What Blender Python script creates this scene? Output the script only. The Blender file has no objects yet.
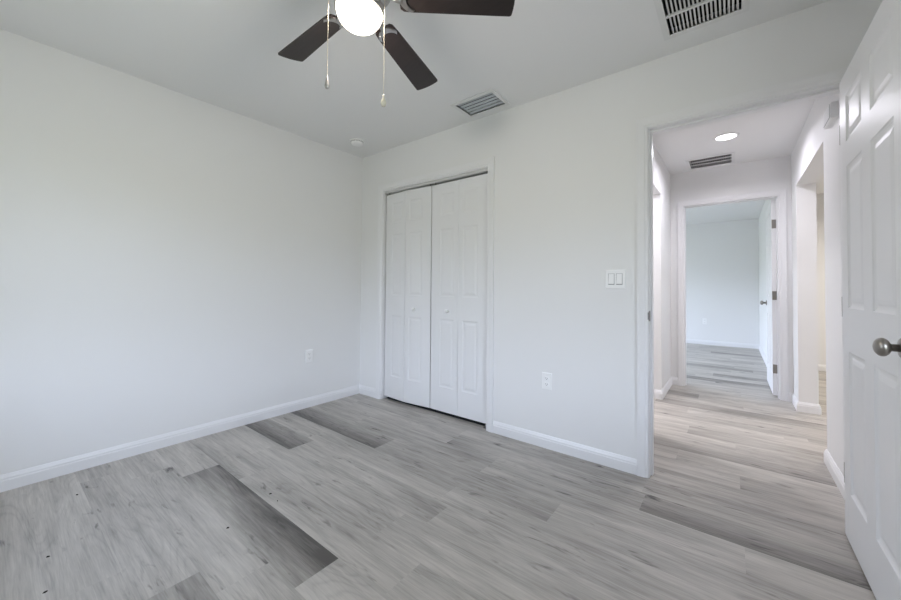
import bpy, math, random
import numpy as np
from mathutils import Matrix, Vector

random.seed(7)
S = bpy.context.scene
C = S.collection

# ------------------------------------------------------------------ camera
H = 2.44
F_PX, CY = 360.31, 280.94
YAW, PITCH, ROLL = 0.663092, 0.0199962, 0.0083418
CAM = (3.03613, -2.37689, 1.08889)
cy_, sy_ = math.cos(YAW), math.sin(YAW)
cp_, sp_ = math.cos(PITCH), math.sin(PITCH)
fwd = Vector((-sy_ * cp_, cy_ * cp_, sp_))
rgt = Vector((cy_, sy_, 0))
upv = rgt.cross(fwd)
cr_, sr_ = math.cos(ROLL), math.sin(ROLL)
r2 = rgt * cr_ + upv * sr_
u2 = upv * cr_ - rgt * sr_
cam = bpy.data.cameras.new('camera')
cam.sensor_fit = 'HORIZONTAL'
cam.sensor_width = 36.0
cam.lens = F_PX * 36.0 / 901.0
cam.shift_y = -(300.0 - CY) / 901.0
cam.clip_start = 0.02
co = bpy.data.objects.new('camera', cam)
C.objects.link(co)
M = Matrix((r2, u2, -fwd)).transposed().to_4x4()
M.translation = Vector(CAM)
co.matrix_world = M
S.camera = co

# ------------------------------------------------------------------ world, exposure, light levels
SKY_STRENGTH = 18.6
FAN_WATTS = 13.0
HALL_WATTS = 10.8
LIVING_WATTS = 14.0
BATH_WATTS = 17.0
EXPOSURE = 0.12
S.view_settings.view_transform = 'Standard'
S.view_settings.look = 'None'
S.view_settings.gamma = 1.0
S.view_settings.use_curve_mapping = False
S.view_settings.exposure = EXPOSURE
w = bpy.data.worlds.new('world')
S.world = w
w.use_nodes = True
nt = w.node_tree
nt.nodes.clear()
wo = nt.nodes.new('ShaderNodeOutputWorld')
bg = nt.nodes.new('ShaderNodeBackground')
tc = nt.nodes.new('ShaderNodeTexCoord')
sx = nt.nodes.new('ShaderNodeSeparateXYZ')
rp = nt.nodes.new('ShaderNodeValToRGB')
mr = nt.nodes.new('ShaderNodeMapRange')
mr.inputs['From Min'].default_value = -1
mr.inputs['From Max'].default_value = 1
rp.color_ramp.elements[0].position = 0.54
rp.color_ramp.elements[0].color = (0.140, 0.142, 0.122, 1)
rp.color_ramp.elements[1].position = 0.62
rp.color_ramp.elements[1].color = (0.755, 0.790, 1.0, 1)
e = rp.color_ramp.elements.new(1.0)
e.color = (0.22, 0.30, 0.55, 1)
e = rp.color_ramp.elements.new(0.74)
e.color = (0.53, 0.58, 0.78, 1)
nt.links.new(tc.outputs['Generated'], sx.inputs[0])
nt.links.new(sx.outputs['Z'], mr.inputs['Value'])
nt.links.new(mr.outputs[0], rp.inputs[0])
nt.links.new(rp.outputs[0], bg.inputs['Color'])
bg.inputs['Strength'].default_value = SKY_STRENGTH
nt.links.new(bg.outputs[0], wo.inputs[0])
S.cycles.use_denoising = True
S.cycles.max_bounces = 14
S.cycles.diffuse_bounces = 10
S.cycles.glossy_bounces = 5
S.cycles.transparent_max_bounces = 12
S.cycles.sample_clamp_indirect = 6.0
S.cycles.caustics_reflective = False
S.cycles.caustics_refractive = False

# windows (daylight): where they stand in the walls, with a sampling portal in each
WIN1 = (0.74, 1.66, 0.75, 2.05)       # x range and z range in the wall behind the camera (y = -3.0)
WIN3 = (-2.20, -1.06, 0.80, 2.10)     # y range and z range in the right wall (x = 3.6), beside the viewer
WIN2 = (3.20, 5.70, 0.60, 2.10)       # y range and z range in the far bedroom's left wall (x = 0)


def portal(name, loc, rot, sx_, sy2):
    l = bpy.data.lights.new(name, 'AREA')
    l.shape = 'RECTANGLE'
    l.size, l.size_y = sx_, sy2
    l.cycles.is_portal = True
    o = bpy.data.objects.new(name, l)
    C.objects.link(o)
    o.location, o.rotation_euler = loc, rot
    return o


portal('daylight_portal', ((WIN1[0] + WIN1[1]) / 2, -3.10, (WIN1[2] + WIN1[3]) / 2), (math.radians(90), 0, 0),
       WIN1[1] - WIN1[0], WIN1[3] - WIN1[2])
portal('daylight_portal', (3.70, (WIN3[0] + WIN3[1]) / 2, (WIN3[2] + WIN3[3]) / 2), (math.radians(90), 0, math.radians(90)),
       WIN3[1] - WIN3[0], WIN3[3] - WIN3[2])
portal('daylight_portal', (-0.10, (WIN2[0] + WIN2[1]) / 2, (WIN2[2] + WIN2[3]) / 2), (math.radians(90), 0, math.radians(-90)),
       WIN2[1] - WIN2[0], WIN2[3] - WIN2[2])


# ------------------------------------------------------------------ materials
def new_mat(name):
    m = bpy.data.materials.new(name)
    m.use_nodes = True
    return m, m.node_tree, m.node_tree.nodes['Principled BSDF']


def simple(name, col, rough=0.5, metal=0.0, bump=0.0, scale=200.0, spec=0.5, mottling=0.0):
    m, t, b = new_mat(name)
    b.inputs['Base Color'].default_value = (*col, 1)
    b.inputs['Roughness'].default_value = rough
    b.inputs['Metallic'].default_value = metal
    b.inputs['Specular IOR Level'].default_value = spec
    tcn = t.nodes.new('ShaderNodeTexCoord')
    nz = t.nodes.new('ShaderNodeTexNoise')
    nz.inputs['Scale'].default_value = scale
    nz.inputs['Detail'].default_value = 3
    t.links.new(tcn.outputs['Object'], nz.inputs['Vector'])
    if bump > 0:
        bp = t.nodes.new('ShaderNodeBump')
        bp.inputs['Strength'].default_value = bump
        bp.inputs['Distance'].default_value = 0.001
        t.links.new(nz.outputs['Fac'], bp.inputs['Height'])
        t.links.new(bp.outputs[0], b.inputs['Normal'])
    if mottling > 0:
        mx = t.nodes.new('ShaderNodeMix')
        mx.data_type = 'RGBA'
        mx.inputs['A'].default_value = (*[c * (1 - mottling) for c in col], 1)
        mx.inputs['B'].default_value = (*[min(1, c * (1 + mottling)) for c in col], 1)
        t.links.new(nz.outputs['Fac'], mx.inputs['Factor'])
        t.links.new(mx.outputs['Result'], b.inputs['Base Color'])
    return m


def emitter(name, col, strength):
    m, t, b = new_mat(name)
    b.inputs['Base Color'].default_value = (0.9, 0.9, 0.88, 1)
    b.inputs['Emission Color'].default_value = (*col, 1)
    b.inputs['Emission Strength'].default_value = strength
    return m


M_WALL = simple('wall_paint', (0.80, 0.80, 0.80), 0.55, bump=0.12, scale=160)
M_CEIL = simple('ceiling_paint', (0.80, 0.80, 0.80), 0.85, bump=0.15, scale=220)
M_TRIM = simple('trim_paint', (0.81, 0.81, 0.82), 0.32, bump=0.02, scale=60)
M_DOOR = simple('door_paint', (0.84, 0.84, 0.85), 0.40, bump=0.05, scale=90)
M_BIFOLD = simple('bifold_paint', (0.80, 0.80, 0.81), 0.38, bump=0.04, scale=90)
M_PLASTIC = simple('white_plastic', (0.88, 0.88, 0.88), 0.28)
M_GAP_SHADE = simple('switch_gap_shade', (0.30, 0.30, 0.31), 0.6)  # grey stands in for shade in the gap around the rockers
M_SLOT = simple('slot_dark', (0.10, 0.10, 0.10), 0.7)
M_NICKEL = simple('satin_nickel', (0.34, 0.318, 0.292), 0.33, 1.0, mottling=0.12, scale=30)
M_BRIGHT = simple('brushed_nickel', (0.50, 0.485, 0.47), 0.28, 1.0)
M_STRIKE = simple('strike_metal', (0.28, 0.27, 0.27), 0.45, 1.0)
M_VENT = simple('vent_white_metal', (0.74, 0.74, 0.74), 0.45)
M_REGISTER = simple('register_grey_metal', (0.50, 0.53, 0.56), 0.4)
M_DUCT = simple('duct_dark', (0.012, 0.012, 0.014), 0.8)
M_CHIP = simple('debris_dark', (0.03, 0.025, 0.02), 0.8)
M_TRACK = simple('track_white_metal', (0.62, 0.62, 0.62), 0.4)
M_CRYSTAL = simple('pendant_cream', (0.70, 0.66, 0.55), 0.15, mottling=0.1, scale=80)
M_CHAIN = simple('chain_brass_nickel', (0.70, 0.62, 0.50), 0.3, 1.0)
M_LED = emitter('led_lens_lit', (1.0, 0.985, 1.0), 4.0)
M_LED_WARM = emitter('led_lens_warm', (1.0, 0.93, 0.82), 4.0)


def globe_mat():
    """frosted glass: glows itself and lets the bulb inside shine through"""
    m = bpy.data.materials.new('globe_glass_lit')
    m.use_nodes = True
    t = m.node_tree
    t.nodes.clear()
    out = t.nodes.new('ShaderNodeOutputMaterial')
    tr = t.nodes.new('ShaderNodeBsdfTransparent')
    tr.inputs[0].default_value = (0.9, 0.9, 0.9, 1)
    em = t.nodes.new('ShaderNodeEmission')
    em.inputs[0].default_value = (1.0, 0.90, 0.74, 1)
    em.inputs[1].default_value = 2.6
    ad = t.nodes.new('ShaderNodeAddShader')
    t.links.new(tr.outputs[0], ad.inputs[0])
    t.links.new(em.outputs[0], ad.inputs[1])
    t.links.new(ad.outputs[0], out.inputs[0])
    return m


M_GLOBE = globe_mat()


def wood_blade():
    m, t, b = new_mat('dark_walnut_blade')
    tcn = t.nodes.new('ShaderNodeTexCoord')
    mp = t.nodes.new('ShaderNodeMapping')
    mp.inputs['Scale'].default_value = (6, 90, 20)
    nz = t.nodes.new('ShaderNodeTexNoise')
    nz.inputs['Scale'].default_value = 1.0
    nz.inputs['Detail'].default_value = 5
    cr = t.nodes.new('ShaderNodeValToRGB')
    cr.color_ramp.elements[0].color = (0.007, 0.005, 0.005, 1)
    cr.color_ramp.elements[1].color = (0.028, 0.018, 0.016, 1)
    t.links.new(tcn.outputs['Object'], mp.inputs['Vector'])
    t.links.new(mp.outputs[0], nz.inputs['Vector'])
    t.links.new(nz.outputs['Fac'], cr.inputs[0])
    t.links.new(cr.outputs[0], b.inputs['Base Color'])
    b.inputs['Roughness'].default_value = 0.42
    return m


M_BLADE = wood_blade()


def pane_mat():
    m = bpy.data.materials.new('window_glass')
    m.use_nodes = True
    t = m.node_tree
    t.nodes.clear()
    out = t.nodes.new('ShaderNodeOutputMaterial')
    tr = t.nodes.new('ShaderNodeBsdfTransparent')
    tr.inputs[0].default_value = (0.93, 0.97, 0.96, 1)
    gl = t.nodes.new('ShaderNodeBsdfGlossy')
    gl.inputs['Roughness'].default_value = 0.02
    fr = t.nodes.new('ShaderNodeFresnel')
    fr.inputs['IOR'].default_value = 1.45
    mx = t.nodes.new('ShaderNodeMixShader')
    geo = t.nodes.new('ShaderNodeNewGeometry')
    inv = t.nodes.new('ShaderNodeMath')
    inv.operation = 'SUBTRACT'
    inv.inputs[0].default_value = 1.0
    mul = t.nodes.new('ShaderNodeMath')
    mul.operation = 'MULTIPLY'
    t.links.new(geo.outputs['Backfacing'], inv.inputs[1])
    t.links.new(inv.outputs[0], mul.inputs[0])
    t.links.new(fr.outputs[0], mul.inputs[1])
    t.links.new(mul.outputs[0], mx.inputs[0])
    t.links.new(tr.outputs[0], mx.inputs[1])
    t.links.new(gl.outputs[0], mx.inputs[2])
    t.links.new(mx.outputs[0], out.inputs[0])
    return m


M_PANE = pane_mat()


def floor_mat():
    m, t, b = new_mat('grey_oak_vinyl_planks')
    N, L = t.nodes, t.links

    def math_(op, a=None, bb=None, clamp=False):
        n = N.new('ShaderNodeMath')
        n.operation = op
        n.use_clamp = clamp
        for i, v in enumerate((a, bb)):
            if v is None:
                continue
            if isinstance(v, (int, float)):
                n.inputs[i].default_value = v
            else:
                L.new(v, n.inputs[i])
        return n.outputs[0]

    def noise(vec, scale, detail=3, rough=0.5, dist=0.0):
        n = N.new('ShaderNodeTexNoise')
        n.inputs['Scale'].default_value = scale
        n.inputs['Detail'].default_value = detail
        n.inputs['Roughness'].default_value = rough
        n.inputs['Distortion'].default_value = dist
        L.new(vec, n.inputs['Vector'])
        return n.outputs['Fac']

    def remap(v, a, bb, c=0.0, d=1.0):
        n = N.new('ShaderNodeMapRange')
        n.clamp = True
        n.inputs['From Min'].default_value = a
        n.inputs['From Max'].default_value = bb
        n.inputs['To Min'].default_value = c
        n.inputs['To Max'].default_value = d
        L.new(v, n.inputs['Value'])
        return n.outputs[0]

    at = N.new('ShaderNodeAttribute')
    at.attribute_name = 'plank'
    sep = N.new('ShaderNodeSeparateColor')
    L.new(at.outputs['Color'], sep.inputs[0])
    tone, seed, grad = sep.outputs[0], sep.outputs[1], sep.outputs[2]
    uv = N.new('ShaderNodeUVMap')
    uv.uv_map = 'plank_uv'
    su = N.new('ShaderNodeSeparateXYZ')
    L.new(uv.outputs[0], su.inputs[0])
    ux, vy = su.outputs[0], su.outputs[1]          # metres along the plank, metres across it
    sd = math_('MULTIPLY', seed, 57.0)

    def coords(kx, ky):
        c = N.new('ShaderNodeCombineXYZ')
        L.new(math_('ADD', math_('MULTIPLY', ux, kx), sd), c.inputs[0])
        L.new(math_('ADD', math_('MULTIPLY', vy, ky), math_('MULTIPLY', sd, 0.37)), c.inputs[1])
        L.new(sd, c.inputs[2])
        return c.outputs[0]

    blotch = noise(coords(1.4, 7.0), 1.0, 3, 0.55, 0.3)
    streak = noise(coords(1.9, 24.0), 1.0, 5, 0.60, 0.35)
    fine = noise(coords(9.0, 260.0), 1.0, 3, 0.6)
    mid = noise(coords(5.0, 85.0), 1.0, 3, 0.65, 0.2)
    # cathedral rings: contour lines of a stretched noise field
    field = noise(coords(0.9, 7.0), 1.0, 1, 0.4, 0.2)
    ring = math_('ABSOLUTE', math_('SINE', math_('MULTIPLY', field, 62.0)))
    ring = remap(ring, 0.0, 0.7, 1.0, 0.0)
    ring = math_('MULTIPLY', ring, remap(noise(coords(1.1, 3.0), 1.7, 1), 0.47, 0.60))
    knot = remap(noise(coords(6.0, 26.0), 1.0, 3, 0.6, 0.5), 0.60, 0.80)
    knot = math_('MULTIPLY', knot, remap(noise(coords(2.0, 8.0), 1.0, 1), 0.45, 0.60))
    # value = darkness 0..1
    d = math_('ADD', math_('MULTIPLY', remap(blotch, 0.30, 0.72), 0.30), math_('MULTIPLY', remap(streak, 0.36, 0.74), 0.26))
    d = math_('ADD', d, math_('MULTIPLY', math_('SUBTRACT', fine, 0.5), 0.34))
    d = math_('ADD', d, math_('MULTIPLY', math_('SUBTRACT', mid, 0.5), 0.48))
    d = math_('ADD', d, math_('MULTIPLY', ring, 0.10))
    d = math_('ADD', d, math_('MULTIPLY', knot, 0.85))
    # tone of the plank plus painted light falloff, dark stained planks fade towards one long edge (printed that way)
    vn = math_('DIVIDE', vy, 0.1855)
    vn = math_('ADD', vn, math_('MULTIPLY', math_('SUBTRACT', blotch, 0.5), 0.8))
    gr = math_('ADD', math_('MULTIPLY', math_('SUBTRACT', grad, 0.5), math_('MULTIPLY', math_('SUBTRACT', vn, 0.5), 2.0)), 1.0)
    tn = math_('MULTIPLY', tone, gr)
    d = math_('ADD', d, tn)
    # seams
    ev = math_('MINIMUM', vy, math_('SUBTRACT', 0.1855, vy))
    seam = remap(ev, 0.0004, 0.0016, 0.05, 0.0)
    d = math_('ADD', d, seam)
    cr = N.new('ShaderNodeValToRGB')
    cr.color_ramp.elements[0].position = 0.0
    cr.color_ramp.elements[0].color = (0.590, 0.555, 0.508, 1)
    cr.color_ramp.elements[1].position = 1.0
    cr.color_ramp.elements[1].color = (0.092, 0.084, 0.078, 1)
    e2 = cr.color_ramp.elements.new(0.5)
    e2.color = (0.318, 0.296, 0.270, 1)
    L.new(d, cr.inputs[0])
    L.new(cr.outputs[0], b.inputs['Base Color'])
    L.new(remap(d, 0.0, 1.0, 0.40, 0.52), b.inputs['Roughness'])
    b.inputs['Specular IOR Level'].default_value = 0.5
    bp = N.new('ShaderNodeBump')
    bp.inputs['Strength'].default_value = 0.10
    bp.inputs['Distance'].default_value = 0.001
    L.new(math_('MULTIPLY', d, -1.0), bp.inputs['Height'])
    L.new(bp.outputs[0], b.inputs['Normal'])
    return m


M_FLOOR = floor_mat()


# ------------------------------------------------------------------ mesh helpers
class MB:
    def __init__(self):
        self.v, self.f, self.smooth = [], [], []

    def face(self, idx, smooth=False):
        self.f.append(tuple(idx))
        self.smooth.append(smooth)

    def quad(self, a, b, c, d, smooth=False):
        n = len(self.v)
        self.v += [tuple(a), tuple(b), tuple(c), tuple(d)]
        self.face((n, n + 1, n + 2, n + 3), smooth)

    def box(self, x0, x1, y0, y1, z0, z1):
        n = len(self.v)
        self.v += [(x0, y0, z0), (x1, y0, z0), (x1, y1, z0), (x0, y1, z0), (x0, y0, z1), (x1, y0, z1), (x1, y1, z1), (x0, y1, z1)]
        for q in ((0, 3, 2, 1), (4, 5, 6, 7), (0, 1, 5, 4), (1, 2, 6, 5), (2, 3, 7, 6), (3, 0, 4, 7)):
            self.face([n + i for i in q])
        return self

    def bbox(self, x0, x1, y0, y1, z0, z1, r, axis='y', side=-1):
        """box whose face on one side (axis, side) has a chamfered rim of size r"""
        lo, hi = [x0, y0, z0], [x1, y1, z1]
        a = 'xyz'.index(axis)
        b, c = [i for i in range(3) if i != a]
        back = hi[a] if side < 0 else lo[a]
        front = lo[a] if side < 0 else hi[a]
        mid = front - side * r
        loops = []
        for pos, ins in ((back, 0), (mid, 0), (front, r)):
            lp = []
            for (p, q) in ((lo[b] + ins, lo[c] + ins), (hi[b] - ins, lo[c] + ins), (hi[b] - ins, hi[c] - ins), (lo[b] + ins, hi[c] - ins)):
                v = [0, 0, 0]
                v[a], v[b], v[c] = pos, p, q
                lp.append(tuple(v))
            loops.append(lp)
        self.loft(loops, cap=True)
        return self

    def loft(self, loops, cap=True, closed=True, smooth=False):
        base = len(self.v)
        n = len(loops[0])
        for lp in loops:
            self.v += [tuple(p) for p in lp]
        for i in range(len(loops) - 1):
            for j in range(n if closed else n - 1):
                k = (j + 1) % n
                a = base + i * n
                self.face((a + j, a + k, a + n + k, a + n + j), smooth)
        if cap:
            self.face([base + j for j in range(n)][::-1])
            self.face([base + (len(loops) - 1) * n + j for j in range(n)])
        return self

    def lathe(self, prof, seg=32, mat=None, smooth=True, cap=True):
        """prof: list of (radius, height) about z; mat: Matrix to place it"""
        mat = mat or Matrix.Identity(4)
        loops = []
        for r, z in prof:
            loops.append([mat @ Vector((max(r, 1e-5) * math.cos(2 * math.pi * i / seg), max(r, 1e-5) * math.sin(2 * math.pi * i / seg), z)) for i in range(seg)])
        self.loft(loops, cap=cap, smooth=smooth)
        return self

    def tube(self, pts, r, seg=8, smooth=True):
        loops = []
        pts = [Vector(p) for p in pts]
        for i, p in enumerate(pts):
            d = (pts[min(i + 1, len(pts) - 1)] - pts[max(i - 1, 0)]).normalized()
            a = d.cross(Vector((0.31, 0.87, 0.13))).normalized()
            b = d.cross(a)
            rr = r[i] if isinstance(r, (list, tuple)) else r
            loops.append([p + (a * math.cos(2 * math.pi * k / seg) + b * math.sin(2 * math.pi * k / seg)) * rr for k in range(seg)])
        self.loft(loops, smooth=smooth)
        return self

    def sphere(self, c, r, seg=10, rings=6):
        prof = [(r * math.sin(math.pi * i / rings), -r * math.cos(math.pi * i / rings)) for i in range(rings + 1)]
        return self.lathe(prof, seg, Matrix.Translation(Vector(c)), cap=False)

    def xform(self, mat):
        self.v = [tuple(mat @ Vector(p)) for p in self.v]
        return self

    def build(self, name, mat, parent=None, weld=True):
        me = bpy.data.meshes.new(name)
        me.from_pydata(self.v, [], self.f)
        me.polygons.foreach_set('use_smooth', self.smooth)
        me.materials.append(mat)
        import bmesh
        bm = bmesh.new()
        bm.from_mesh(me)
        if weld:
            bmesh.ops.remove_doubles(bm, verts=bm.verts, dist=1e-5)
        bmesh.ops.recalc_face_normals(bm, faces=bm.faces)
        bm.to_mesh(me)
        bm.free()
        o = bpy.data.objects.new(name, me)
        C.objects.link(o)
        if parent is not None:
            o.parent = parent
        return o


def thing(name, label, cat, loc=(0, 0, 0), rot=(0, 0, 0), group=None, kind=None):
    o = bpy.data.objects.new(name, None)
    o.empty_display_size = 0.05
    C.objects.link(o)
    o.location, o.rotation_euler = loc, rot
    return tag(o, label, cat, group, kind)


def tag(o, label, cat, group=None, kind=None):
    o['label'], o['category'] = label, cat
    if group:
        o['group'] = group
    if kind:
        o['kind'] = kind
    return o


def struct(o, label, cat):
    return tag(o, label, cat, kind='structure')


def gridsolid(bu, bv, solid, w0, w1, put):
    """solid cells of a 2-D grid extruded from w0 to w1, faces only on the outside"""
    mb = MB()
    nu, nv = len(bu) - 1, len(bv) - 1

    def s(i, j):
        return 0 <= i < nu and 0 <= j < nv and solid((bu[i] + bu[i + 1]) / 2, (bv[j] + bv[j + 1]) / 2)
    for i in range(nu):
        for j in range(nv):
            if not s(i, j):
                continue
            a, b, c, d = bu[i], bu[i + 1], bv[j], bv[j + 1]
            mb.quad(put(a, c, w0), put(b, c, w0), put(b, d, w0), put(a, d, w0))
            mb.quad(put(a, c, w1), put(a, d, w1), put(b, d, w1), put(b, c, w1))
            for (di, dj, p, q) in ((-1, 0, (a, c), (a, d)), (1, 0, (b, c), (b, d)), (0, -1, (a, c), (b, c)), (0, 1, (a, d), (b, d))):
                if not s(i + di, j + dj):
                    mb.quad(put(*p, w0), put(*q, w0), put(*q, w1), put(*p, w1))
    return mb


def wall(name, label, axis, p0, p1, u0, u1, openings=(), z0=0.0, z1=H + 0.02, mat=None):
    """axis 'x': wall lies along x between y=p0..p1; axis 'y': along y between x=p0..p1. openings: (ua, ub, za, zb)"""
    bu = sorted({u0, u1, *[o[0] for o in openings], *[o[1] for o in openings]})
    bz = sorted({z0, z1, *[o[2] for o in openings], *[o[3] for o in openings]})
    bu = [b for b in bu if u0 <= b <= u1]
    bz = [b for b in bz if z0 <= b <= z1]
    inside = lambda u, z: not any(o[0] < u < o[1] and o[2] < z < o[3] for o in openings)
    put = (lambda u, z, w_: (u, w_, z)) if axis == 'x' else (lambda u, z, w_: (w_, u, z))
    mb = gridsolid(bu, bz, inside, p0, p1, put)
    return struct(mb.build(name, mat or M_WALL), label, 'wall')


# ------------------------------------------------------------------ shell
CL0, CL1, CLZ = 0.335, 1.540, 2.038       # closet opening
D0, D1, DZ = 2.654, 3.462, 2.040          # room door opening
E0, E1, EZ = 2.608, 3.408, 2.045          # door opening at the end of the hall
J = 0.018                                  # jamb board thickness
T = 0.115                                  # wall thickness
HX0, HX1 = 2.475, 3.507                    # hall wall faces
HY1 = 2.51                                 # hall end wall
FY = 6.50                                  # far bedroom rear wall
LX = 3.637                                 # living room side of the hall wall

wall('wall_left', 'plain white left bedroom wall with a low outlet', 'y', -0.12, 0.0, -3.12, 0.80)
wall('wall_back', 'white wall holding the closet and the open doorway', 'x', 0.0, T, 0.0, 3.72,
     [(CL0 - J, CL1 + J, 0, CLZ + J), (D0 - J, D1 + J, 0, DZ + J)])
wall('wall_right', 'white wall behind the opened bedroom door', 'y', 3.60, 3.72, -3.12, 0.0, [WIN3])
wall('wall_front', 'white bedroom wall with the window, behind the viewer', 'x', -3.12, -3.0, -0.12, 3.72, [WIN1])
wall('wall_closet_rear', 'white rear wall inside the closet', 'x', 0.72, 0.80, 0.0, 2.36)
wall('wall_closet_side', 'white side wall inside the closet', 'y', 1.80, 1.88, T, 0.72)
wall('wall_hall_left', 'white hallway wall on the left with a plain opening', 'y', 2.36, HX0, T, HY1, [(0.86, 1.775, 0, 2.06)])
wall('wall_hall_right', 'white hallway wall on the right with a wide plain opening', 'y', HX1, LX, T, HY1 + T, [(0.920, 2.165, 0, 2.06)])
wall('wall_hall_end', 'white wall at the end of the hallway around the far doorway', 'x', HY1, HY1 + T, 0.0, HX1, [(E0 - J, E1 + J, 0, EZ + J)])
wall('wall_bath_left', 'white wall of the side room left of the hallway', 'y', 0.90, 1.0, 0.80, HY1)
wall('wall_far_rear', 'pale rear wall of the far bedroom seen through two doorways', 'x', FY, FY + 0.1, -0.12, 3.55)
wall('wall_far_right', 'white right wall of the far bedroom behind its open door', 'y', 3.435, 3.535, HY1 + T, FY)
wall('wall_far_left', 'white left wall of the far bedroom with its window', 'y', -0.12, 0.0, HY1 - 0.1, FY, [WIN2])
wall('wall_living_rear', 'warm white rear wall of the room right of the hallway', 'x', 4.66, 4.76, 3.535, 7.0)
wall('wall_living_right', 'white right wall of the room right of the hallway', 'y', 6.9, 7.0, -0.12, 4.66)
wall('wall_living_front', 'white front wall of the room right of the hallway', 'x', 0.0, T, 3.72, 6.9)

# ceiling with holes over the vents
REG = (1.436, 1.744, -0.284, -0.088)       # supply register opening
RET = (2.786, 3.080, -0.490, -0.188)       # return grille opening
HRG = (2.690, 3.040, 2.095, 2.400)         # hall grille opening
holes = [REG, RET, HRG]
bx = sorted({-0.12, 7.0, *[h[0] for h in holes], *[h[1] for h in holes]})
by = sorted({-3.12, 6.6, *[h[2] for h in holes], *[h[3] for h in holes]})
mb = gridsolid(bx, by, lambda x, y: not any(h[0] < x < h[1] and h[2] < y < h[3] for h in holes), H, H + 0.03,
               lambda x, y, z: (x, y, z))
struct(mb.build('ceiling', M_CEIL), 'flat white ceiling over the room and hallway', 'ceiling')


# floor: every plank is drawn in the one floor mesh, with a grain seed and a tone that includes painted light falloff
def make_floor():
    W, LEN, Y0 = 0.1855, 1.2225, -0.377
    x_min, x_max, y_min, y_max = -0.12, 7.0, -3.12, 6.6
    fixed = {-1: 2.668, 0: 2.668, -2: 1.123, -4: 0.692, -7: 0.562, -9: 1.430}
    # rows are indexed by their lower edge y = Y0 + k*W ; joint x positions read from the floor
    joints = {0: 2.668, -1: 1.850, -2: 1.123, -4: 0.692, -7: 0.562, -9: 1.430, 5: 2.30, 6: 3.05}
    tones = {(0, 2.668): (0.33, -0.12), (-2, 1.123 - LEN): (0.42, -0.1), (-4, 0.692 - LEN): (0.44, -0.1),
             (-7, 0.562): (0.52, 1.10), (-9, 1.430): (0.20, 0.80), (5, 2.30): (0.24, -0.1), (-1, 1.850 - LEN): (0.14, 0.25), (-2, 1.123): (0.16, 0.2), (-3, 0.9): (0.12, 0.2),
             (1, 2.0): (0.1, 0.2)}
    rng = random.Random(11)
    verts, faces, cols, uvs = [], [], [], []
    k = int(math.floor((y_min - Y0) / W))
    while Y0 + k * W < y_max:
        ya, yb = max(y_min, Y0 + k * W), min(y_max, Y0 + (k + 1) * W)
        j = joints.get(k, rng.uniform(0, LEN))
        n = math.floor((x_min - j) / LEN)
        while j + n * LEN < x_max:
            xs = j + n * LEN
            xa, xb = max(x_min, xs), min(x_max, xs + LEN)
            r = rng.random()
            t, g = (rng.uniform(0.01, 0.065) + (0.06 if xs + 0.6 > 1.7 and ya < 0 else 0.0), 0.5 + rng.uniform(-0.2, 0.2))  # right-hand planks darkened in colour, standing in for less window sheen
            if ya < -1.55:  # tone shifts by floor zone paint in how daylight falls across the room
                t -= 0.03
            elif ya < -0.30 and xs < 1.6:
                t += 0.03
            if r < 0.10 and not (-12 <= k <= 6):
                t = rng.uniform(0.2, 0.34)
            for (kk, xx), (tt, gg) in tones.items():
                if kk == k and abs(xx - xs) < 0.01:
                    t, g = tt, gg
            sd = rng.random()
            b = len(verts)
            verts += [(xa, ya, 0), (xb, ya, 0), (xb, yb, 0), (xa, yb, 0)]
            faces.append((b, b + 1, b + 2, b + 3))
            for (px, py) in ((xa, ya), (xb, ya), (xb, yb), (xa, yb)):
                cols.append((t, sd, g, 1))
                uvs.append((px - xs, py - (Y0 + k * W)))
            n += 1
        k += 1
    b = len(verts)
    verts += [(x_min, y_min, -0.05), (x_max, y_min, -0.05), (x_max, y_max, -0.05), (x_min, y_max, -0.05),
              (x_min, y_min, -0.001), (x_max, y_min, -0.001), (x_max, y_max, -0.001), (x_min, y_max, -0.001)]
    for q in ((3, 2, 1, 0), (0, 1, 5, 4), (1, 2, 6, 5), (2, 3, 7, 6), (3, 0, 4, 7)):
        faces.append(tuple(b + i for i in q))
        cols += [(0.1, 0.5, 0.5, 1)] * 4
        uvs += [(0, 0)] * 4
    me = bpy.data.meshes.new('floor')
    me.from_pydata(verts, [], faces)
    a = me.color_attributes.new('plank', 'FLOAT_COLOR', 'CORNER')
    a.data.foreach_set('color', [c for q in cols for c in q])
    ul = me.uv_layers.new(name='plank_uv')
    ul.data.foreach_set('uv', [c for q in uvs for c in q])
    me.materials.append(M_FLOOR)
    o = bpy.data.objects.new('floor', me)
    C.objects.link(o)
    return struct(o, 'light grey oak plank floor with a few darker planks', 'floor')


make_floor()
struct(MB().box(0.0, 1.80, 0.058, 0.72, 0.0003, 0.0015).build('closet_gap_shade', simple('closet_shade_dark', (0.03, 0.03, 0.032), 0.9)),  # near-black sheet stands in for the shade under the bifold doors
       'dark sheet on the closet floor, painted shade seen as a thin strip under the doors', 'floor')

# ------------------------------------------------------------------ trim: casings, jambs, baseboards
CAS = [(0.004, 0.0), (0.004, 0.009), (0.008, 0.011), (0.016, 0.011), (0.022, 0.015), (0.046, 0.017), (0.052, 0.018), (0.062, 0.018), (0.064, 0.0)]


def casing(mb, u0, u1, zt, face, sgn, axis='x'):
    """colonial casing around an opening; face = wall plane, sgn = direction it sticks out"""
    def loop(fu, fz):
        return [((u0 - a) if fu == 0 else (u1 + a), face + sgn * b, 0.0 if fz == 0 else zt + a) for a, b in CAS]
    lps = [loop(0, 0), loop(0, 1), loop(1, 1), loop(1, 0)]
    if axis == 'y':
        lps = [[(y, x, z) for x, y, z in lp] for lp in lps]
    mb.loft(lps, cap=True)


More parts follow.
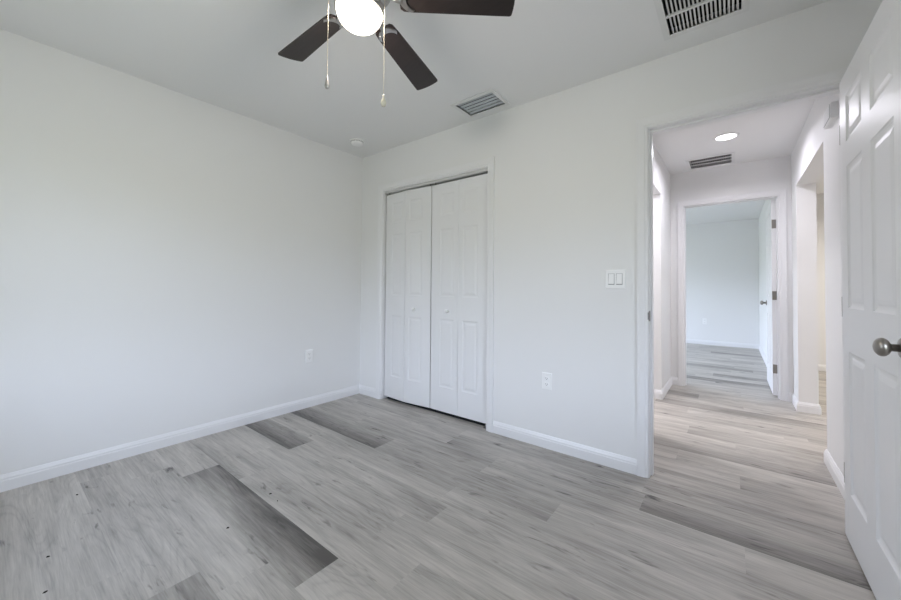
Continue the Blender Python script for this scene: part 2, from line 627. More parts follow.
def jamb(mb, u0, u1, zt, p0, p1):
    mb.box(u0 - J + 0.001, u0, p0, p1, 0, zt)
    mb.box(u1, u1 + J - 0.001, p0, p1, 0, zt)
    mb.box(u0 - J + 0.001, u1 + J - 0.001, p0, p1, zt, zt + J - 0.001)


def door_trim(name, label, u0, u1, zt, p0, p1, stop=None):
    r = thing(name, label, 'door frame', ((u0 + u1) / 2, p0, 0), kind='structure')
    inv = Matrix.Translation(-Vector(r.location))
    m = MB(); casing(m, u0, u1, zt, p0, -1); m.xform(inv).build('casing', M_TRIM, r)
    m = MB(); casing(m, u0, u1, zt, p1, 1); m.xform(inv).build('casing', M_TRIM, r)
    m = MB(); jamb(m, u0, u1, zt, p0 - 0.001, p1 + 0.001); m.xform(inv).build('jamb', M_TRIM, r)
    if stop:
        a, b = stop
        m = MB()
        m.box(u0, u0 + 0.011, a, b, 0, zt); m.box(u1 - 0.011, u1, a, b, 0, zt); m.box(u0 + 0.011, u1 - 0.011, a, b, zt - 0.011, zt)
        m.xform(inv).build('stop_moulding', M_TRIM, r)
    return r, inv


tr1, inv1 = door_trim('trim_1', 'white moulded frame around the open bedroom doorway', D0, D1, DZ, 0.0, T, (0.042, 0.074))
m = MB()
m.box(D0 - 0.0015, D0 + 0.0015, -0.004, 0.030, 0.905, 0.965)
m.box(D0 - 0.0055, D0 + 0.0015, -0.0115, -0.003, 0.915, 0.957)
m.xform(inv1).build('strike_plate', M_STRIKE, tr1)
tr2, inv2 = door_trim('trim_2', 'white moulded frame around the doorway at the hallway end', E0, E1, EZ, HY1, HY1 + T, (HY1 + 0.04, HY1 + 0.072))
m = MB(); m.box(E1 - 0.002, E1 + 0.001, HY1 + 0.076, HY1 + 0.108, 0.925, 0.965)
m.xform(inv2).build('strike_plate', M_SLOT, tr2)
tr3 = thing('trim_3', 'white moulded frame around the closet', 'door frame', ((CL0 + CL1) / 2, 0, 0), kind='structure')
inv3 = Matrix.Translation(-Vector(tr3.location))
m = MB(); casing(m, CL0, CL1, CLZ, 0.0, -1); m.xform(inv3).build('casing', M_TRIM, tr3)
m = MB(); jamb(m, CL0, CL1, CLZ, -0.001, T); m.xform(inv3).build('jamb', M_TRIM, tr3)
m = MB()
for a, b in ((0.016, 0.019), (0.049, 0.052)):
    m.box(CL0 + 0.002, CL1 - 0.002, a, b, CLZ - 0.024, CLZ)
m.box(CL0 + 0.002, CL1 - 0.002, 0.019, 0.049, CLZ - 0.003, CLZ)
m.xform(inv3).build('bifold_track', M_TRACK, tr3)

BB = [(0.0, 0.0), (0.014, 0.0), (0.014, 0.055), (0.0115, 0.060), (0.0115, 0.068), (0.007, 0.078), (0.004, 0.086), (0.0, 0.086)]


def baseboard(name, label, path, flip=1):
    """path: list of (x, y) along the wall faces; it sticks out to the left of travel (flip=-1: right), mitred at corners"""
    pts = [Vector((x, y)) for x, y in path]
    ns = []
    for i in range(len(pts) - 1):
        d = (pts[i + 1] - pts[i]).normalized()
        ns.append(Vector((-d.y, d.x)) * flip)
    lps = []
    for i, p in enumerate(pts):
        if i == 0:
            n = ns[0]
        elif i == len(pts) - 1:
            n = ns[-1]
        else:
            n = ns[i - 1] + ns[i]
            n = n / n.dot(ns[i])
        lps.append([(p.x + n.x * t, p.y + n.y * t, z) for t, z in BB])
    m = MB()
    m.loft(lps, cap=True)
    return struct(m.build(name, M_TRIM), label, 'baseboard')


baseboard('baseboard_left', 'white baseboard along the left bedroom wall', [(CL0 - 0.064, 0), (0, 0), (0, -3.0), (3.60, -3.0), (3.60, 0), (D1 + 0.064, 0)], 1)
baseboard('baseboard_back', 'white baseboard between closet and doorway', [(CL1 + 0.064, 0), (D0 - 0.064, 0)], -1)
baseboard('baseboard_hall_right', 'white baseboard on the near right hallway wall', [(HX1, T), (HX1, 0.920), (LX, 0.920), (LX, T)], 1)
baseboard('baseboard_pier', 'white baseboard wrapping the wall end right of the far doorway', [(LX, HY1 + T), (LX, 2.165), (HX1, 2.165), (HX1, HY1), (E1 + 0.064, HY1)], 1)
baseboard('baseboard_hall_left', 'white baseboard wrapping the wall end left of the far doorway', [(2.36, HY1), (2.36, 1.775), (HX0, 1.775), (HX0, HY1), (E0 - 0.064, HY1)], -1)
baseboard('baseboard_far', 'white baseboard around the far bedroom', [(E0 - 0.064, HY1 + T), (0, HY1 + T), (0, FY), (3.435, FY), (3.435, HY1 + T)], -1)
baseboard('baseboard_living', 'white baseboard in the room right of the hallway', [(3.535, HY1 + T), (3.535, 4.66), (6.9, 4.66), (6.9, T)], -1)


# unseen overhang added outside the two bedroom windows to cut high sky light
struct(MB().box(-0.9, 3.72, -3.85, -3.12, 2.16, 2.26).build('added_eave', M_TRIM), 'unseen white overhang added to limit sky light at the front window', 'roof')
struct(MB().box(3.72, 4.45, -3.85, -0.12, 2.16, 2.26).build('added_eave', M_TRIM), 'unseen white overhang added to limit sky light at the right window', 'roof')

# ------------------------------------------------------------------ windows
def window(name, label, axis, face0, face1, u0, u1, z0, z1):
    """double-hung window filling the opening"""
    put = (lambda u, w_, z: (u, w_, z)) if axis == 'x' else (lambda u, w_, z: (w_, u, z))
    c = put((u0 + u1) / 2, (face0 + face1) / 2, z0)
    r = thing(name, label, 'window', c, kind='structure')
    inv = Matrix.Translation(-Vector(c))
    mid = (face0 + face1) / 2
    zm = (z0 + z1) / 2

    def bx_(mb, a, b, w0, w1, c0, c1):
        p, q = put(a, w0, c0), put(b, w1, c1)
        mb.box(min(p[0], q[0]), max(p[0], q[0]), min(p[1], q[1]), max(p[1], q[1]), c0, c1)
    m = MB()
    for a, b, c0, c1 in ((u0, u0 + 0.04, z0, z1), (u1 - 0.04, u1, z0, z1), (u0 + 0.04, u1 - 0.04, z0, z0 + 0.04), (u0 + 0.04, u1 - 0.04, z1 - 0.04, z1),
                         (u0 + 0.04, u1 - 0.04, zm - 0.02, zm + 0.02)):
        bx_(m, a, b, mid - 0.03, mid + 0.03, c0, c1)
    m.xform(inv).build('window_frame', M_TRIM, r)
    for c0, c1 in ((z0 + 0.04, zm - 0.02), (zm + 0.02, z1 - 0.04)):
        m = MB(); bx_(m, u0 + 0.04, u1 - 0.04, mid - 0.002, mid + 0.002, c0, c1)
        m.xform(inv).build('window_pane', M_PANE, r)
    inner = face1 if axis == 'x' else face1
    m = MB(); bx_(m, u0 - 0.03, u1 + 0.03, mid + math.copysign(0.031, face1 - face0), inner + math.copysign(0.03, face1 - face0), z0 - 0.02, z0)
    m.xform(inv).build('window_sill', M_TRIM, r)


window('window_1', 'white framed bedroom window behind the viewer', 'x', -3.12, -3.0, *WIN1)
window('window_2', 'white framed window of the far bedroom', 'y', -0.12, 0.0, *WIN2)
window('window_3', 'white framed bedroom window in the right wall beside the viewer', 'y', 3.72, 3.60, *WIN3)


# ------------------------------------------------------------------ moulded panel doors
def slab_with_panels(w_, t_, z0, z1, panels, mat, parent, M4):
    """door slab in local x 0..w, y 0..t (front face y=0), holes on both faces filled by moulded panel parts"""
    bu = sorted({0, w_, *[p[0] for p in panels], *[p[1] for p in panels]})
    bz = sorted({z0, z1, *[p[2] for p in panels], *[p[3] for p in panels]})
    m = gridsolid(bu, bz, lambda u, z: not any(p[0] < u < p[1] and p[2] < z < p[3] for p in panels), 0, t_, lambda u, z, y: (u, y, z))
    out = [m.xform(M4).build('slab', mat, parent)]
    for (a, b, c, d) in panels:
        m = MB()
        loops = []
        prof = [(0.0, 0.0), (0.004, 0.0045), (0.010, 0.0075), (0.016, 0.0085), (0.022, 0.0085), (0.030, 0.0055), (0.044, 0.0025)]
        for side in (0, 1):
            lp = []
            for ins, dep in prof:
                y = dep if side == 0 else t_ - dep
                lp.append([(a + ins, y, c + ins), (b - ins, y, c + ins), (b - ins, y, d - ins), (a + ins, y, d - ins)])
            loops.append(lp)
        m.loft(loops[0][::-1] + loops[1], cap=True)
        out.append(m.xform(M4).build('panel', mat, parent))
    return out


def knob_set(parent, M4, label_mat, t_, r=0.0255, stand=0.037):
    """knobs on both faces at local origin; axis along local -y / +y"""
    for sgn, y0 in ((-1, 0.0), (1, t_)):
        R = M4 @ Matrix.Translation((0, y0, 0)) @ Matrix.Rotation(math.radians(90) * (1 if sgn < 0 else -1), 4, 'X')
        s = stand
        pr = [(0.0115, 0.006), (0.0105, s - r * 0.66)]
        for i in range(13):
            a = math.radians(150 - 150 * i / 12)
            pr.append((r * math.sin(a), s + r * 0.66 * math.cos(a)))
        kb = MB().lathe(pr, 28, R).build('knob', label_mat, parent)
        MB().lathe([(0.031, 0.0), (0.031, 0.003), (0.026, 0.0075), (0.013, 0.009)], 28, R).build('rosette', label_mat, kb)


def hinge(parent, M4, z, mat):
    """M4 maps local: leaf lies in the x-z plane at y=0, knuckle at x=0"""
    m = MB()
    m.box(-0.036, -0.002, -0.0012, 0.0012, z - 0.045, z + 0.045)
    for zz in (-0.03, 0.0, 0.03):
        m.box(-0.022, -0.018, -0.0022, -0.0012, z + zz - 0.002, z + zz + 0.002)
    h = m.xform(M4).build('hinge', mat, parent)
    k = MB().lathe([(0.006, z - 0.045), (0.006, z + 0.045)], 12, Matrix.Translation((0.004, 0.002, 0)))
    k.xform(M4).build('hinge_pin', mat, h)


P6 = lambda w_: [(0.105, 0.34, 0.225, 0.832), (w_ - 0.34, w_ - 0.105, 0.225, 0.832),
                 (0.105, 0.34, 1.018, 1.628), (w_ - 0.34, w_ - 0.105, 1.018, 1.628),
                 (0.105, 0.34, 1.735, 1.937), (w_ - 0.34, w_ - 0.105, 1.735, 1.937)]
# bedroom door, opened 90 degrees into the room: hall side faces -x
DW, DT = 0.787, 0.035
d1 = thing('door_1', 'open white six-panel bedroom door with round nickel knob, nearest the viewer', 'door', (3.463, -0.006, 0), kind='structure')
# local slab coords (u, y, z): u runs from the hinge edge; world x = 3.428 + y, world y = -0.006 - u
L1 = Matrix(((0, 1, 0, 3.428 - 3.463), (-1, 0, 0, 0.0), (0, 0, 1, 0), (0, 0, 0, 1)))
slab_with_panels(DW, DT, 0.012, DZ - 0.004, P6(DW), M_DOOR, d1, L1)
knob_set(d1, L1 @ Matrix.Translation((DW - 0.050, 0, 0.925)), M_NICKEL, DT, 0.0275, 0.042)
m = MB(); m.box(DW - 0.0005, DW + 0.001, 0.006, 0.029, 0.89, 0.95); m.xform(L1).build('latch_plate', M_NICKEL, d1)
for z in (0.28, 1.02, 1.80):
    hinge(d1, Matrix.Translation((0.0, 0.0015, 0)), z, M_NICKEL)

# far bedroom door, opened 90 degrees away from the hall
d2 = thing('door_2', 'open white panel door with three hinges at the hallway end', 'door', (E1 - 0.004, HY1 + T + 0.004, 0), kind='structure')
# world x = E1-0.004-0.035 + y ; world y = base + u
L2 = Matrix(((0, 1, 0, -0.040), (1, 0, 0, 0.0), (0, 0, 1, 0), (0, 0, 0, 1)))
slab_with_panels(0.787, DT, 0.014, EZ - 0.004, P6(0.787), M_DOOR, d2, L2)
knob_set(d2, L2 @ Matrix.Translation((0.787 - 0.06, 0, 0.945)), M_NICKEL, DT, 0.026, 0.045)
for z in (0.284, 1.040, 1.783):
    hinge(d2, Matrix.Translation((-0.002, -0.0015, 0)), z, M_NICKEL)

# closet bifold pairs
BW = 0.297
bif_panels_fold_right = [(0.100, 0.252, 0.24, 0.822), (0.100, 0.252, 1.015, 1.602), (0.100, 0.252, 1.715, 1.905)]
bif_panels_fold_left = [(BW - b, BW - a, c, d) for a, b, c, d in bif_panels_fold_right]


def bifold(name, label, x0, out, knob_leaf):
    """pair of leaves from x0 to x0+2*BW; the fold stands out towards the room by `out`"""
    r = thing(name, label, 'closet door', (x0, 0.030, 0), kind='structure')
    ang = math.asin(out / BW)
    ca = math.cos(ang)
    for i, pans in enumerate((bif_panels_fold_right, bif_panels_fold_left)):
        if i == 0:
            A = Matrix.Rotation(-ang, 4, 'Z')
        else:
            A = Matrix.Translation((2 * BW * ca, 0, 0)) @ Matrix.Rotation(ang, 4, 'Z') @ Matrix.Translation((-BW, 0, 0))
        leaf = MB()
        e = 0.0026 if out > 0.01 else 0.0012
        bu = sorted({e, BW - e, *[p[0] for p in pans], *[p[1] for p in pans]})
        bz = sorted({0.034, 1.998, *[p[2] for p in pans], *[p[3] for p in pans]})
        leaf = gridsolid(bu, bz, lambda u, z: not any(p[0] < u < p[1] and p[2] < z < p[3] for p in pans), 0, 0.030, lambda u, z, y: (u, y, z))
        lf = leaf.xform(A).build('leaf', M_BIFOLD, r)
        for (a, b, c, d) in pans:
            m = MB()
            prof = [(0.0, 0.0), (0.004, 0.0024), (0.009, 0.0038), (0.013, 0.004), (0.018, 0.004), (0.025, 0.0026), (0.036, 0.001)]
            sides = []
            for side in (0, 1):
                sides.append([[(a + q, dp if side == 0 else 0.030 - dp, c + q), (b - q, dp if side == 0 else 0.030 - dp, c + q),
                               (b - q, dp if side == 0 else 0.030 - dp, d - q), (a + q, dp if side == 0 else 0.030 - dp, d - q)] for q, dp in prof])
            m.loft(sides[0][::-1] + sides[1], cap=True)
            m.xform(A).build('panel', M_BIFOLD, lf)
        if i == knob_leaf[0]:
            K = A @ Matrix.Translation((knob_leaf[1], 0, 0.893)) @ Matrix.Rotation(math.radians(90), 4, 'X')
            MB().lathe([(0.011, 0.0), (0.007, 0.006), (0.0075, 0.012), (0.0150, 0.019), (0.0165, 0.025), (0.013, 0.030), (0.004, 0.032), (0.0001, 0.032)], 20, K).build('knob', M_PLASTIC, r)
    for hz in (0.30, 1.05, 1.85):        # small hinges at the back of the fold
        m = MB(); m.box(BW * ca - 0.02, BW * ca + 0.02, 0.0305 - out, 0.033 - out, hz - 0.03, hz + 0.03); m.build('fold_hinge', M_NICKEL, r)
    m = MB()
    m.lathe([(0.004, 1.997), (0.004, 2.025)], 8, Matrix.Translation((0.03, 0.015, 0)))
    m.lathe([(0.004, 1.997), (0.004, 2.025)], 8, Matrix.Translation((2 * BW * ca - 0.03, 0.015, 0)))
    m.build('pivot_pins', M_STRIKE, r)
    return r


bifold('door_3', 'left pair of white bifold closet doors, slightly folded outward', CL0 + 0.009, 0.026, (1, 0.115))
bifold('door_4', 'right pair of white bifold closet doors, closed flat', CL1 - 0.005 - 2 * BW, 0.0005, (0, 0.187))
o = MB()
o.box(CL1 - 0.040, CL1 - 0.002, 0.020, 0.045, 0.0, 0.004)
o.box(CL1 - 0.006, CL1 - 0.002, 0.020, 0.045, 0.004, 0.045)
o.lathe([(0.005, 0.004), (0.005, 0.028)], 10, Matrix.Translation((CL1 - 0.028, 0.034, 0)))
tag(o.build('pivot_bracket', M_STRIKE), 'small grey metal floor bracket under the right bifold closet door', 'bracket')


# ------------------------------------------------------------------ wall fittings
def outlet(label, cat, M4, group='wall outlets'):
    """local x across, z up, -y out of the wall; origin = centre on the wall"""
    r = thing('wall_outlet', label, cat, group=group)
    r.matrix_world = M4
    MB().bbox(-0.035, 0.035, -0.006, 0.0, -0.0575, 0.0575, 0.003, 'y', -1).build('cover_plate', M_PLASTIC, r)
    for z in (0.0195, -0.0195):
        pts = []
        for i in range(24):
            a = 2 * math.pi * i / 24
            x, y = 0.0172 * math.cos(a), max(-0.0128, min(0.0128, 0.0172 * math.sin(a)))
            pts.append((x, y))
        m = MB(); m.loft([[(x, -0.0055, z + y) for x, y in pts], [(x, -0.0085, z + y) for x, y in pts]])
        rc = m.build('receptacle', M_PLASTIC, r)
        m = MB()
        m.box(-0.0075, -0.0055, -0.009, -0.0082, z - 0.002, z + 0.006)
        m.box(0.0055, 0.0075, -0.009, -0.0082, z - 0.002, z + 0.005)
        m.box(-0.002, 0.002, -0.009, -0.0082, z - 0.009, z - 0.005)
        m.build('slots', M_SLOT, rc)
    MB().lathe([(0.003, 0.0), (0.0025, 0.0012)], 10, Matrix.Translation((0, -0.006, 0)) @ Matrix.Rotation(math.pi / 2, 4, 'X')).build('screw', M_PLASTIC, r)
    return r


outlet('white outlet low on the left bedroom wall, near the closet corner', 'outlet',
       Matrix.Translation((0, -0.572, 0.461)) @ Matrix.Rotation(math.radians(90), 4, 'Z'))
outlet('white outlet low on the wall between closet and open doorway', 'outlet', Matrix.Translation((2.030, 0, 0.455)))
outlet('small outlet low on the far bedroom wall, seen through both doorways', 'outlet', Matrix.Translation((2.60, FY, 0.465)))

sw = thing('light_switch', 'white double rocker light switch beside the bedroom doorway', 'light switch', (2.471, 0, 1.153))
MB().bbox(-0.058, 0.058, -0.0065, 0.0, -0.0575, 0.0575, 0.003, 'y', -1).build('cover_plate', M_PLASTIC, sw)
for x in (-0.023, 0.023):
    m = MB()
    m.box(x - 0.0178, x + 0.0178, -0.0072, -0.006, -0.0350, 0.0345)
    fr = m.build('rocker_gap_shade', M_GAP_SHADE, sw)  # flat grey plate, its colour paints the shaded gap around the rocker
    m = MB()
    x0, x1 = x - 0.0155, x + 0.0155
    prof = [(-0.0068, -0.030), (-0.0150, -0.029), (-0.0100, 0.0), (-0.0082, 0.0325), (-0.0068, 0.033)]
    m.loft([[(x0, y, z) for y, z in prof], [(x1, y, z) for y, z in prof]])
    m.build('rocker', M_PLASTIC, fr)
for x in (-0.023, 0.023):
    for z in (-0.048, 0.048):
        MB().lathe([(0.003, 0.0), (0.0025, 0.0012)], 10, Matrix.Translation((x, -0.0065, z)) @ Matrix.Rotation(math.pi / 2, 4, 'X')).build('screw', M_PLASTIC, sw)

# door chime on the hall wall
ch = thing('door_chime', 'white door chime box high on the right hallway wall', 'door chime', (HX1, 0.595, 2.104))
MB().bbox(-0.032, 0.0, -0.095, 0.095, -0.044, 0.044, 0.006, 'x', -1).build('housing', M_PLASTIC, ch)
m = MB()
for i in range(9):
    y = -0.072 + i * 0.018
    m.box(-0.0345, -0.0315, y - 0.005, y + 0.005, -0.036, 0.036)
m.build('louvres', M_PLASTIC, ch)
m = MB(); m.box(-0.0325, -0.0318, -0.082, 0.082, -0.038, 0.038); m.build('sound_opening', M_SLOT, ch)

# smoke detector
sd = thing('smoke_detector', 'round white smoke detector on the ceiling near the closet corner', 'smoke detector', (0.318, -0.314, H))
MB().lathe([(0.068, 0.0), (0.068, -0.008), (0.064, -0.011)], 40).build('base', M_PLASTIC, sd)
MB().lathe([(0.057, -0.0105), (0.056, -0.020), (0.050, -0.032), (0.036, -0.038), (0.0001, -0.038)], 40).build('cover', M_PLASTIC, sd)
m = MB()
for i in range(24):
    a = 2 * math.pi * i / 24
    R = Matrix.Rotation(a, 4, 'Z')
    q = MB().box(0.0540, 0.0572, -0.004, 0.004, -0.0185, -0.0135).xform(R)
    b = len(m.v); m.v += q.v
    for f in q.f:
        m.face([b + i2 for i2 in f])
m.build('vent_slots', M_SLOT, sd)
MB().lathe([(0.007, -0.0375), (0.006, -0.0395), (0.0001, -0.0395)], 14, Matrix.Translation((0.014, -0.012, 0))).build('test_button', M_PLASTIC, sd)


# ------------------------------------------------------------------ ceiling vents
def duct(parent, hx, hy, depth=0.10):
    m = MB()
    m.quad((-hx, -hy, depth), (hx, -hy, depth), (hx, hy, depth), (-hx, hy, depth))
    for a, b in (((-hx, -hy), (hx, -hy)), ((hx, -hy), (hx, hy)), ((hx, hy), (-hx, hy)), ((-hx, hy), (-hx, -hy))):
        m.quad((*a, -0.001), (*b, -0.001), (*b, depth), (*a, depth))
    return m.build('duct', M_DUCT, parent)


def flange(parent, hx, hy, wd, mat):
    m = gridsolid([-hx - wd, -hx, hx, hx + wd], [-hy - wd, -hy, hy, hy + wd], lambda x, y: not (abs(x) < hx and abs(y) < hy), -0.006, 0.0, lambda x, y, z: (x, y, z))
    return m.build('frame', mat, parent)


# supply register: louvres run along x, blowing towards +y
cx, cyv = (REG[0] + REG[1]) / 2, (REG[2] + REG[3]) / 2
hx, hy = (REG[1] - REG[0]) / 2, (REG[3] - REG[2]) / 2
rg = thing('supply_register', 'grey louvred air register on the ceiling before the closet', 'air vent', (cx, cyv, H))
flange(rg, hx, hy, 0.028, M_VENT)
duct(rg, hx, hy)
for i in range(5):
    y = -hy + 0.024 + i * (2 * hy - 0.022) / 4.5
    ang = math.radians(-14)
    q = MB().box(-hx + 0.002, hx - 0.002, -0.0116, 0.0116, -0.0008, 0.0008)
    q.xform(Matrix.Translation((0, y, 0.007)) @ Matrix.Rotation(ang, 4, 'X')).build('louvre', M_REGISTER, rg)

# return grille: slats run along y in two rows
cx, cyv = (RET[0] + RET[1]) / 2, (RET[2] + RET[3]) / 2
hx, hy = (RET[1] - RET[0]) / 2, (RET[3] - RET[2]) / 2
rt = thing('return_grille', 'large white return air grille on the ceiling above the doorway', 'air vent', (cx, cyv, H))
flange(rt, hx, hy, 0.030, M_VENT)
duct(rt, hx, hy)
nsl = 17
for i in range(nsl):
    x = -hx + (i + 0.9) * 2 * hx / (nsl + 0.8)
    q = MB().box(-0.0048, 0.0048, -hy, hy, -0.0008, 0.0008)
    q.xform(Matrix.Translation((x, 0, 0.002)) @ Matrix.Rotation(math.radians(38), 4, 'Y')).build('slat', M_VENT, rt)
m = MB(); m.box(-hx, hx, -0.006, 0.006, -0.005, 0.006)
m.build('crossbar', M_VENT, rt)

# hall grille: three rows of short fins
cx, cyv = (HRG[0] + HRG[1]) / 2, (HRG[2] + HRG[3]) / 2
hx, hy = (HRG[1] - HRG[0]) / 2, (HRG[3] - HRG[2]) / 2
hg = thing('hall_grille', 'white three-row air grille on the hallway ceiling beyond the round light', 'air vent', (cx, cyv, H))
flange(hg, hx, hy, 0.028, M_VENT)
duct(hg, hx, hy)
m = MB()
for y in (-hy / 3, hy / 3):
    m.box(-hx, hx, y - 0.008, y + 0.008, -0.004, 0.002)
m.build('crossbars', M_VENT, hg)
m = MB()
for i in range(19):
    x = -hx + (i + 0.5) * 2 * hx / 19
    m.box(x - 0.0016, x + 0.0016, -hy, hy, 0.002, 0.0045)
m.build('slats', M_VENT, hg)


# ------------------------------------------------------------------ recessed lights
def downlight(label, x, y, mat, watts, col, r=0.074):
    t = thing('recessed_light', label, 'ceiling light', (x, y, H))
    MB().lathe([(r + 0.016, 0.0), (r + 0.016, -0.004), (r, -0.008), (r - 0.001, -0.004)], 40, cap=False).build('trim_ring', M_PLASTIC, t)
    MB().lathe([(0.0001, -0.0055), (r, -0.0055), (r, -0.004), (0.0001, -0.004)], 40, cap=False).build('lens', mat, t)
    l = bpy.data.lights.new('recessed_lamp', 'AREA')
    l.shape = 'DISK'
    l.size = 2 * r
    l.energy = watts
    l.color = col
    l.spread = math.radians(156)
    o = bpy.data.objects.new('recessed_lamp', l)
    C.objects.link(o)
    o.parent = t
    o.location = (0, 0, -0.0085)


downlight('round lit recessed light on the hallway ceiling', 3.003, 1.577, M_LED, HALL_WATTS, (0.925, 0.90, 1.0))
downlight('round lit light nearer the front of the room right of the hallway', 4.7, 1.2, M_LED_WARM, LIVING_WATTS, (1.0, 0.955, 0.95), 0.10)
downlight('round lit light deeper in the room right of the hallway', 4.9, 3.4, M_LED_WARM, LIVING_WATTS * 2.2, (1.0, 0.93, 0.84), 0.10)
downlight('round lit light in the side room left of the hallway', 1.75, 1.35, M_LED, BATH_WATTS, (0.98, 0.95, 1.0), 0.08)

# ------------------------------------------------------------------ ceiling fan
FX, FYY = 1.9285, -1.5155
TX, TY = 0.0300, 0.0560
PIV_Z = 2.368
nrm = Vector((TX, TY, 1)).normalized()
q = Vector((0, 0, 1)).rotation_difference(nrm)
fan = thing('ceiling_fan', 'dark five-blade ceiling fan with a glowing white globe and pull chains', 'ceiling fan', (FX, FYY, PIV_Z))
fan.rotation_mode = 'QUATERNION'
fan.rotation_quaternion = q
FM = Matrix.LocRotScale(Vector((FX, FYY, PIV_Z)), q, None)
FI = FM.inverted()
zl = lambda z: z - 2.38
MB().lathe([(0.0001, 0.074), (0.085, 0.074), (0.085, zl(2.41)), (0.070, zl(2.37)), (0.03, zl(2.355))], 40).build('canopy', M_BRIGHT, fan)
MB().lathe([(0.03, zl(2.36)), (0.10, zl(2.35)), (0.118, zl(2.33)), (0.122, zl(2.28)), (0.115, zl(2.245)), (0.095, zl(2.23)), (0.0001, zl(2.23))], 48).build('motor_housing', M_BRIGHT, fan)
MB().lathe([(0.0001, zl(2.235)), (0.062, zl(2.235)), (0.066, zl(2.20)), (0.062, zl(2.175)), (0.0001, zl(2.175))], 40).build('switch_housing', M_BRIGHT, fan)
MB().lathe([(0.06, zl(2.182)), (0.086, zl(2.180)), (0.0925, zl(2.172)), (0.0925, zl(2.150)), (0.089, zl(2.148))], 48, cap=False).build('globe_fitter', M_BRIGHT, fan)
gp = [(0.087, zl(2.160))]
for i in range(13):
    a = math.radians(90 * i / 12)
    gp.append((0.0865 * math.cos(a), zl(2.152) - 0.069 * math.sin(a)))
MB().lathe(gp, 48, cap=False).build('globe', M_GLOBE, fan)
bl_ = bpy.data.lights.new('bulb', 'POINT')
bl_.energy, bl_.shadow_soft_size, bl_.color = FAN_WATTS, 0.06, (1.0, 0.91, 0.81)
bo = bpy.data.objects.new('bulb', bl_)
C.objects.link(bo)
bo.parent, bo.location = fan, (0, 0, zl(2.115))

PIT, PH = -0.2561, 3.0934


def blade_outline():
    """(radius, half-chord sign) outline, rounded tip"""
    pts = []
    r0, r1, h0, h1 = 0.150, 0.585, 0.0465, 0.0620
    hw = lambda r: h0 + (h1 - h0) * min(1, max(0, (r - 0.20) / 0.36))
    rc = 0.010
    pts += [(r0, -h0 * 0.72), (r0 + 0.012, -h0 * 0.92), (0.20, -hw(0.20))]
    pts += [(r, -hw(r)) for r in (0.30, 0.40, 0.50)]
    for i in range(6):
        a = math.radians(-90 + 78 * i / 5)
        pts.append((r1 - 0.006 - rc + rc * math.cos(a), -h1 + rc + rc * math.sin(a)))
    for i in range(1, 6):
        t = -1 + 2 * i / 6
        y = t * (h1 - rc)
        pts.append((r1 - 0.006 * t * t, y))
    for i in range(6):
        a = math.radians(12 + 78 * i / 5)
        pts.append((r1 - 0.006 - rc + rc * math.cos(a), h1 - rc + rc * math.sin(a)))
    pts += [(r, hw(r)) for r in (0.50, 0.40, 0.30, 0.20)]
    pts += [(r0 + 0.012, h0 * 0.92), (r0, h0 * 0.72)]
    return pts


for k in range(5):
    a = PH - k * math.radians(72)
    R = Matrix.Rotation(a, 4, 'Z') @ Matrix.Translation((0, 0, zl(2.20))) @ Matrix.Rotation(PIT, 4, 'X')
    ol = blade_outline()
    m = MB()
    m.loft([[(r - 0, s, -0.003) for r, s in ol], [(r, s, 0.003) for r, s in ol]])
    m.xform(R)
    bl = m.build('blade', M_BLADE, fan)
    # blade iron: arm from the motor plus a crescent plate under the blade root
    m = MB()
    R2 = Matrix.Rotation(a, 4, 'Z')
    m.tube([R2 @ Vector(p) for p in ((0.075, 0, zl(2.236)), (0.105, 0, zl(2.222)), (0.130, 0, zl(2.205)), (0.160, 0, zl(2.193)))], [0.014, 0.012, 0.011, 0.010], 10)
    cres = []
    for i in range(13):
        t = math.radians(-78 + 156 * i / 12)
        cres.append((0.205 - 0.052 * math.cos(t) * 1.0, 0.045 * math.sin(t)))
    inner = []
    for i in range(13):
        t = math.radians(78 - 156 * i / 12)
        inner.append((0.212 - 0.035 * math.cos(t), 0.038 * math.sin(t)))
    pl = cres + inner
    q2 = MB().loft([[(r, s, -0.0075) for r, s in pl], [(r, s, -0.0032) for r, s in pl]]).xform(R)
    b = len(m.v); m.v += q2.v
    for f in q2.f:
        m.face([b + i2 for i2 in f])
    ir = m.build('blade_iron', M_BRIGHT, fan)
    for (r, s) in ((0.162, 0.0), (0.178, 0.030), (0.178, -0.030)):
        MB().lathe([(0.0045, -0.0095), (0.0045, -0.0070)], 10, R @ Matrix.Translation((r, s, 0))).build('screw', M_BRIGHT, ir)


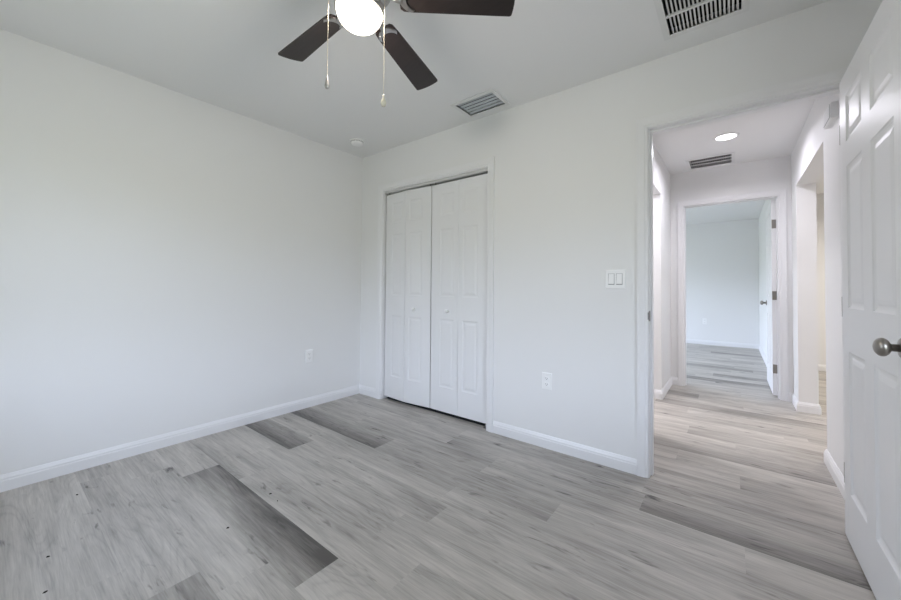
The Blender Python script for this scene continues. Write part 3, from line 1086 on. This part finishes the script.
for (px, py, pz, kind) in ((1.8500, -1.6163, 1.8731, 'metal'), (2.0155, -1.4853, 1.8076, 'cream')):
    b = Vector((px, py, pz))
    top = Vector((px, py, 2.19))
    out = Vector((FX, FYY, 2.190)) - top
    root = FM @ Vector((0, 0, zl(2.19))) - out.normalized() * 0.064
    root.z = 2.190
    m = MB()
    path = [FI @ root, FI @ (root.lerp(Vector((top.x, top.y, 2.193)), 0.8)), FI @ Vector((top.x, top.y, 2.185)), FI @ Vector((top.x, top.y, b.z))]
    m.tube(path, 0.0010, 6)
    L_ = 2.185 - b.z
    nb = int(L_ / 0.012)
    for i in range(nb):
        p = FI @ Vector((top.x, top.y, 2.185 - L_ * (i + 0.5) / nb))
        m.sphere(p, 0.0017, 6, 4)
    pc = m.build('pull_chain', M_CHAIN, fan)
    RT = FI @ Matrix.Translation((top.x, top.y, b.z)) @ Matrix.Diagonal((0.78, 0.78, 0.95, 1))
    if kind == 'metal':
        o = MB().lathe([(0.002, 0.002), (0.003, -0.004), (0.0045, -0.010), (0.0105, -0.030), (0.0115, -0.038), (0.008, -0.046), (0.0001, -0.048)], 16, RT).build('pendant', M_BRIGHT, pc)
    else:
        o = MB().lathe([(0.002, 0.002), (0.005, -0.004), (0.0045, -0.010), (0.0125, -0.026), (0.0135, -0.034), (0.009, -0.044), (0.0001, -0.047)], 16, RT).build('pendant', M_CRYSTAL, pc)

# ------------------------------------------------------------------ specks left on the floor
specks = [(0.3525, -2.0733, 'dark debris speck on the floor nearest the left baseboard'),
          (0.8733, -2.2090, 'dark debris speck on the floor at far left, second nearest the viewer'),
          (1.1139, -2.2323, 'dark debris speck at the lower left edge of the floor, nearest the viewer'),
          (1.2404, -1.6914, 'dark debris speck at the near edge of the long dark plank'),
          (1.1198, -1.4441, 'dark debris speck beside the far edge of the long dark plank'),
          (1.2097, -1.4517, 'tiny debris speck beside the long dark plank, right of a larger one')]
rs = random.Random(3)
for i, (sx0, sy0, lab) in enumerate(specks):
    m = MB()
    sz = 0.0055 if i != 5 else 0.004
    n = 7
    an = rs.uniform(0, 3)
    base, mid_ = [], []
    for k in range(n):
        t = 2 * math.pi * k / n
        rr = sz * rs.uniform(0.65, 1.2)
        x, y = rr * 1.25 * math.cos(t), rr * 0.7 * math.sin(t)
        x, y = x * math.cos(an) - y * math.sin(an), x * math.sin(an) + y * math.cos(an)
        base.append((x, y, 0.0)); mid_.append((x * 0.75, y * 0.75, sz * 0.55))
    m.loft([base, mid_, [(x * 0.3, y * 0.3, sz * 0.8) for x, y, z in base]])
    ob = m.build('debris_speck', M_CHIP)
    ob.location = (sx0, sy0, 0.0003)
    tag(ob, lab, 'debris', 'debris specks on the floor')
